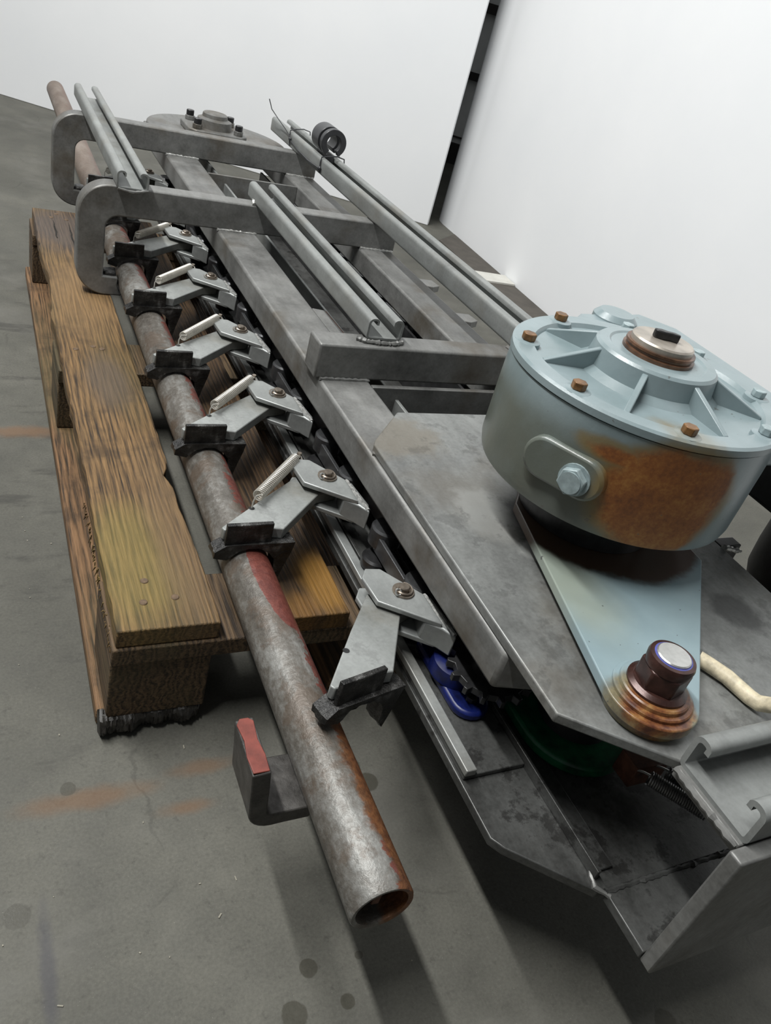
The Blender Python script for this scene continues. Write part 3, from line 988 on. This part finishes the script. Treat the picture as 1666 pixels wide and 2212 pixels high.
obj('sprocket_hub', G().cyl((0.318, -0.150, 0.1875), 0.020, 0.035, seg=28, bev=0.002), 'dark', spk)
gb_ = thing('bearing_housing', 'dark green flanged bearing housing under the near end of the top plate', 'bearing', (0.385, -0.215, 0.154))
gp = arc(0.392, -0.205, 0.058, 175, 345, 16) + [(0.45, -0.12), (0.335, -0.12)]
obj('housing', G().prism(gp, 0.1586, 0.172), 'greencast', gb_, 0.003)
obj('bearing_barrel', G().lathe([(0.036, 0), (0.034, 0.02), (0.026, 0.024)], (0.395, -0.200, 0.1722), 36), 'black', gb_)
tk = thing('tension_bracket', 'reddish brown steel bracket pulled by dark tension springs', 'bracket', (0.405, -0.275, 0.16))
obj('bracket_plate', G().box(0.396, 0.435, -0.285, -0.262, 0.1725, 0.198), 'rustbrown', tk, 0.001)
for i, dx in enumerate((0.0, 0.022)):
    s = obj('spring', coil((0.402 + dx, -0.294, 0.197), (0.432 + dx, -0.337, 0.197), 0.0062, 0.0009, 26), 'dspring', tk)
    obj('spring_hook', G().tube([(0.402 + dx, -0.294, 0.200), (0.399 + dx, -0.289, 0.199), (0.397 + dx, -0.284, 0.196)], 0.001, 6), 'bright', s)

# ------------------------------------------------------------------ gearbox
GX, GY = 0.445, -0.055
ZB, ZJ, ZT, RG = 0.354, 0.4575, 0.4665, 0.129
gx = thing('gearbox', 'round blue-grey gearbox with a ribbed lid and orange rust stain on its side', 'gearbox', (GX, GY, 0.31))
obj('housing', G().lathe([(0.110, ZB), (RG - 0.012, ZB), (RG - 0.003, ZB + 0.004), (RG - 0.001, ZB + 0.012), (RG, ZJ - 0.03), (RG, ZJ - 0.0006)], (GX, GY, 0), 96), 'gear', gx)
lid = obj('lid', G().lathe([(RG, ZJ), (RG + 0.0015, ZJ + 0.001), (RG + 0.0015, ZT - 0.002), (RG - 0.001, ZT), (RG - 0.018, ZT), (RG - 0.021, ZT - 0.004), (0.068, ZT - 0.004),
                            (0.060, ZT + 0.002), (0.0575, ZT + 0.019), (0.055, ZT + 0.0215), (0.046, ZT + 0.022), (0.044, ZT + 0.0205), (0.03, ZT + 0.0205)], (GX, GY, 0), 96), 'gear', gx)
for a in (120, 168, -139, -90, -42, 30, 75):
    A = math.radians(a)
    u = Vector((cos(A), sin(A), 0))
    w = Vector((-sin(A), cos(A), 0)) * 0.0028
    c = Vector((GX, GY, 0))
    vs = []
    for s in (-1, 1):
        for r, z in ((0.050, ZT - 0.006), (0.108, ZT - 0.006), (0.108, ZT - 0.0015), (0.056, ZT + 0.018), (0.050, ZT + 0.018)):
            vs.append(c + u * r + w * s + Vector((0, 0, z)))
    fs = [(0, 1, 2, 3, 4), (9, 8, 7, 6, 5)] + [(i, (i + 1) % 5, 5 + (i + 1) % 5, 5 + i) for i in range(5)]
    obj('rib', G().add(vs, fs), 'gear', lid, 0.001)
for i, a in enumerate((103, 151, -161, -113, -66, -18, 24, 62)):
    A = math.radians(a)
    x, y = GX + 0.1165 * cos(A), GY + 0.1165 * sin(A)
    pad_ = obj('bolt_pad', G().lathe([(0.0125, -0.006), (0.0120, 0.0), (0.011, 0.0006)], (x, y, ZT), 20), 'gear', lid)
    rusty = i in (0, 1, 2, 3)
    bo = obj('bolt', G().prism([(x + p, y + q) for p, q in hexagon(0.0068, 0.3 + i)], ZT + 0.0007, ZT + 0.0075), 'bolt_rust' if rusty else 'bolt_blue', gx, 0.0008,
             'rusted hexagon bolt' if rusty else None)
# output shaft with plug
sh = obj('shaft_collar', G().lathe([(0.0335, ZT + 0.018), (0.0335, ZT + 0.0235), (0.031, ZT + 0.0243), (0.031, ZT + 0.0262), (0.0325, ZT + 0.0270), (0.0322, ZT + 0.0290)], (GX, GY, 0), 48), 'shaft', gx)
obj('shaft_face', G().lathe([(0.029, 0), (0.029, 0.0045), (0.0275, 0.006)], (GX, GY, ZT + 0.0290), 40), 'shafttop', sh)
key = G().prism([(0.0125, 0.0), (0.007, 0.0035), (0.0, 0.0028), (-0.006, 0.0042), (-0.0125, 0.002), (-0.0115, -0.0035), (-0.003, -0.0050), (0.004, -0.0028), (0.011, -0.004)], ZT + 0.035, ZT + 0.0425)
key.v = [(GX + 0.001 + x * cos(-.5) - y * sin(-.5), GY + x * sin(-.5) + y * cos(-.5), z) for x, y, z in key.v]
obj('shaft_plug', key, 'dark', sh, 0.0012)
# oval boss with drain bolt on the housing side
A = math.radians(-151)
uo = Vector((cos(A), sin(A), 0))
ut = Vector((-sin(A), cos(A), 0))
cb = Vector((GX, GY, 0.405)) + uo * (RG - 0.012)


def radial(poly, h0, h1, tcen, zc):
    vs = []
    for h in (h0, h1):
        for a, z in poly:
            vs.append(cb + ut * (a + tcen) + Vector((0, 0, z + zc)) + uo * h)
    n = len(poly)
    return G().add(vs, [tuple(range(n)), tuple(range(2 * n - 1, n - 1, -1))] + [(i, (i + 1) % n, n + (i + 1) % n, n + i) for i in range(n)])


bs = obj('side_boss', radial(stadium(0.019, 0.0195, 12), 0, 0.0175, 0.0, 0.0), 'gear', gx, 0.003)
obj('drain_washer', radial(arc(0, 0, 0.0145, 0, 345, 23), 0.0176, 0.0195, 0.014, -0.002), 'bolt_blue', bs)
db = obj('drain_bolt', radial(hexagon(0.0128, 0.4), 0.0196, 0.027, 0.014, -0.002), 'bolt_blue', bs, 0.001)
obj('bolt_crown', radial(arc(0, 0, 0.0098, 0, 345, 23), 0.0271, 0.0285, 0.014, -0.002), 'bolt_blue', db)
# input housing behind the lid
ih = obj('input_housing', G().prism([(0.47, -0.15), (0.632, -0.15), (0.632, 0.105), (0.600, 0.142), (0.555, 0.130), (0.50, 0.125), (0.47, 0.10)], 0.4255, 0.4525), 'gear', gx, 0.003)
obj('input_boss', G().cyl((0.545, 0.118, 0.38), 0.026, 0.080, seg=28, bev=0.006), 'gear', gx)
# neck, torque arm and anchor nut
obj('neck', G().lathe([(0.07, 0.3085), (0.07, ZB)], (GX, GY, 0), 40), 'dark', gx)
tip = (0.3485, -0.2855)
tx, ty = tip
ta = [(0.371, -0.036)] + arc(tx, ty, 0.0385, 170, 316, 18) + [(0.536, -0.143), (0.545, -0.02), (0.45, 0.06)]
arm_ = obj('torque_arm', G().prism(ta, 0.298, 0.308), 'torque', gx, 0.0012)
w1 = obj('anchor_washer', G().lathe([(0.0325, 0.3082), (0.0325, 0.3105), (0.0315, 0.3115), (0.0285, 0.3117), (0.0280, 0.3148), (0.0268, 0.3158), (0.012, 0.3158)], (tx, ty, 0), 48), 'torque', arm_)
obj('spacer', G().lathe([(0.034, 0.2908), (0.034, 0.2978)], (tx, ty, 0), 36), 'torque', arm_)
nut = obj('anchor_nut', G().lathe([(0.0240, 0), (0.0240, 0.002), (0.0205, 0.0045)], (tx, ty, 0.3160), 40), 'nut', arm_)
obj('nut_hex', G().prism([(tx + a, ty + c) for a, c in hexagon(0.0200, 0.25)], 0.3195, 0.3375), 'nut', nut, 0.0015)
obj('nut_crown', G().lathe([(0.0182, 0), (0.0188, 0.006), (0.0178, 0.009), (0.0150, 0.0095)], (tx, ty, 0.3375), 40), 'nut', nut)
obj('nylon_ring', G().lathe([(0.0149, 0), (0.0149, 0.0008), (0.0136, 0.0009)], (tx, ty, 0.3463), 36), 'blue_ring', nut)
obj('stud_end', G().lathe([(0.0135, -0.008), (0.0135, 0.0018), (0.0126, 0.0026)], (tx, ty, 0.3463), 36), 'bright', nut)

mt = thing('drive_motor', 'black rounded motor hanging beside the gearbox above the floor', 'motor', (0.832, -0.10, 0.168))
obj('motor_body', G().lathe([(0.02, 0.0), (0.05, 0.004), (0.070, 0.016), (0.078, 0.038), (0.080, 0.07), (0.080, 0.172)], (0.832, -0.10, 0.168), 56), 'black', mt)
obj('motor_adapter', G().box(0.642, 0.70, -0.17, 0.10, 0.3405, 0.4245), 'black', mt, 0.006)
obj('motor_plate', G().box(0.701, 0.90, -0.17, -0.02, 0.341, 0.352), 'black', mt, 0.003)

hs = tag(obj('hose', G().tube([(0.4345, -0.2535, 0.2985), (0.4395, -0.262, 0.2983), (0.447, -0.277, 0.298), (0.4515, -0.300, 0.2975), (0.4535, -0.308, 0.2985), (0.456, -0.320, 0.308), (0.460, -0.326, 0.324), (0.467, -0.336, 0.3365), (0.50, -0.37, 0.3365), (0.56, -0.395, 0.3365)], 0.0068, 14), 'hose'),
         'grubby cream hose lying across the top plate beside the blue arm', 'hose')

# ------------------------------------------------------------------ wire and clamp on the far channel
wr = thing('tie_wire', 'thin black tie wire looped round the far end of the long strut channel', 'wire', (0.56, 1.3, 0.33))
Z2 = 0.3655


def loop(y, skew):
    return [(0.5520, y, 0.334), (0.5518, y + skew * .3, 0.354), (0.554, y + skew * .5, Z2 - .001), (0.568, y + skew * .7, Z2 + .002), (0.59, y + skew, Z2 + .004), (0.607, y + skew, Z2 + .001), (0.6105, y + skew, 0.350), (0.6105, y + skew, 0.334)]


obj('wire_loop', G().tube(loop(1.335, 0.03), 0.0013, 6), 'plastic', wr)
obj('wire_loop', G().tube(loop(1.12, 0.012), 0.0015, 6), 'plastic', wr)
obj('wire_span', G().tube([(0.5515, 1.335, 0.347), (0.5515, 1.27, 0.341), (0.5510, 1.20, 0.3385), (0.5515, 1.12, 0.342)], 0.0014, 6), 'plastic', wr)
obj('wire_tail', G().tube([(0.5520, 1.335, 0.352), (0.548, 1.37, 0.362), (0.541, 1.41, 0.373), (0.528, 1.43, 0.388), (0.520, 1.435, 0.408)], 0.0011, 6), 'plastic', wr)
obj('wire_knot', G().sphere((0.5507, 1.335, 0.349), 0.0035, (1, 1.4, 1.2)), 'plastic', wr)
obj('wire_knot', G().sphere((0.5502, 1.12, 0.343), 0.004, (1, 1.4, 1.2)), 'plastic', wr)
cl = thing('pipe_clamp', 'black plastic pipe clamp standing in the far end of the long strut channel', 'clamp', (0.582, 1.19, 0.335))
for y0, hw in ((1.150, 0.007), (1.190, 0.022)):
    ring = arc(0.582, 0.3915, 0.022, -60, 240, 30)
    cc = obj('clamp_ring', G().prism(thick(ring, 0.012), y0 - hw, y0 + hw, 'y'), 'plastic', cl, 0.001)
obj('clamp_foot', G().box(0.572, 0.591, 1.15, 1.21, 0.3355, 0.3655), 'plastic', cl, 0.001)
obj('clamp_screw', G().cyl((0.607, 1.165, 0.3615), 0.003, 0.006, seg=12), 'bright', cl)

# pale splinters and grit scattered on the floor near the pipe
g = G()
for i in range(70):
    x, y = random.uniform(-0.22, 0.24), random.uniform(-0.38, 0.55)
    if -0.03 < x and y > -0.03:
        continue
    a, L = random.uniform(0, PI), random.choice((0.0010, 0.0012, 0.0015, 0.002, 0.0045))
    w = random.uniform(0.0004, 0.0008)
    g.tube([(x - cos(a) * L / 2, y - sin(a) * L / 2, w * 0.8), (x + cos(a) * L / 2, y + sin(a) * L / 2, w * 0.8)], w, 5)
lit = tag(obj('floor_grit', g, 'grit'), 'pale splinters and grit scattered over the concrete floor', 'grit')
lit['kind'] = 'stuff'
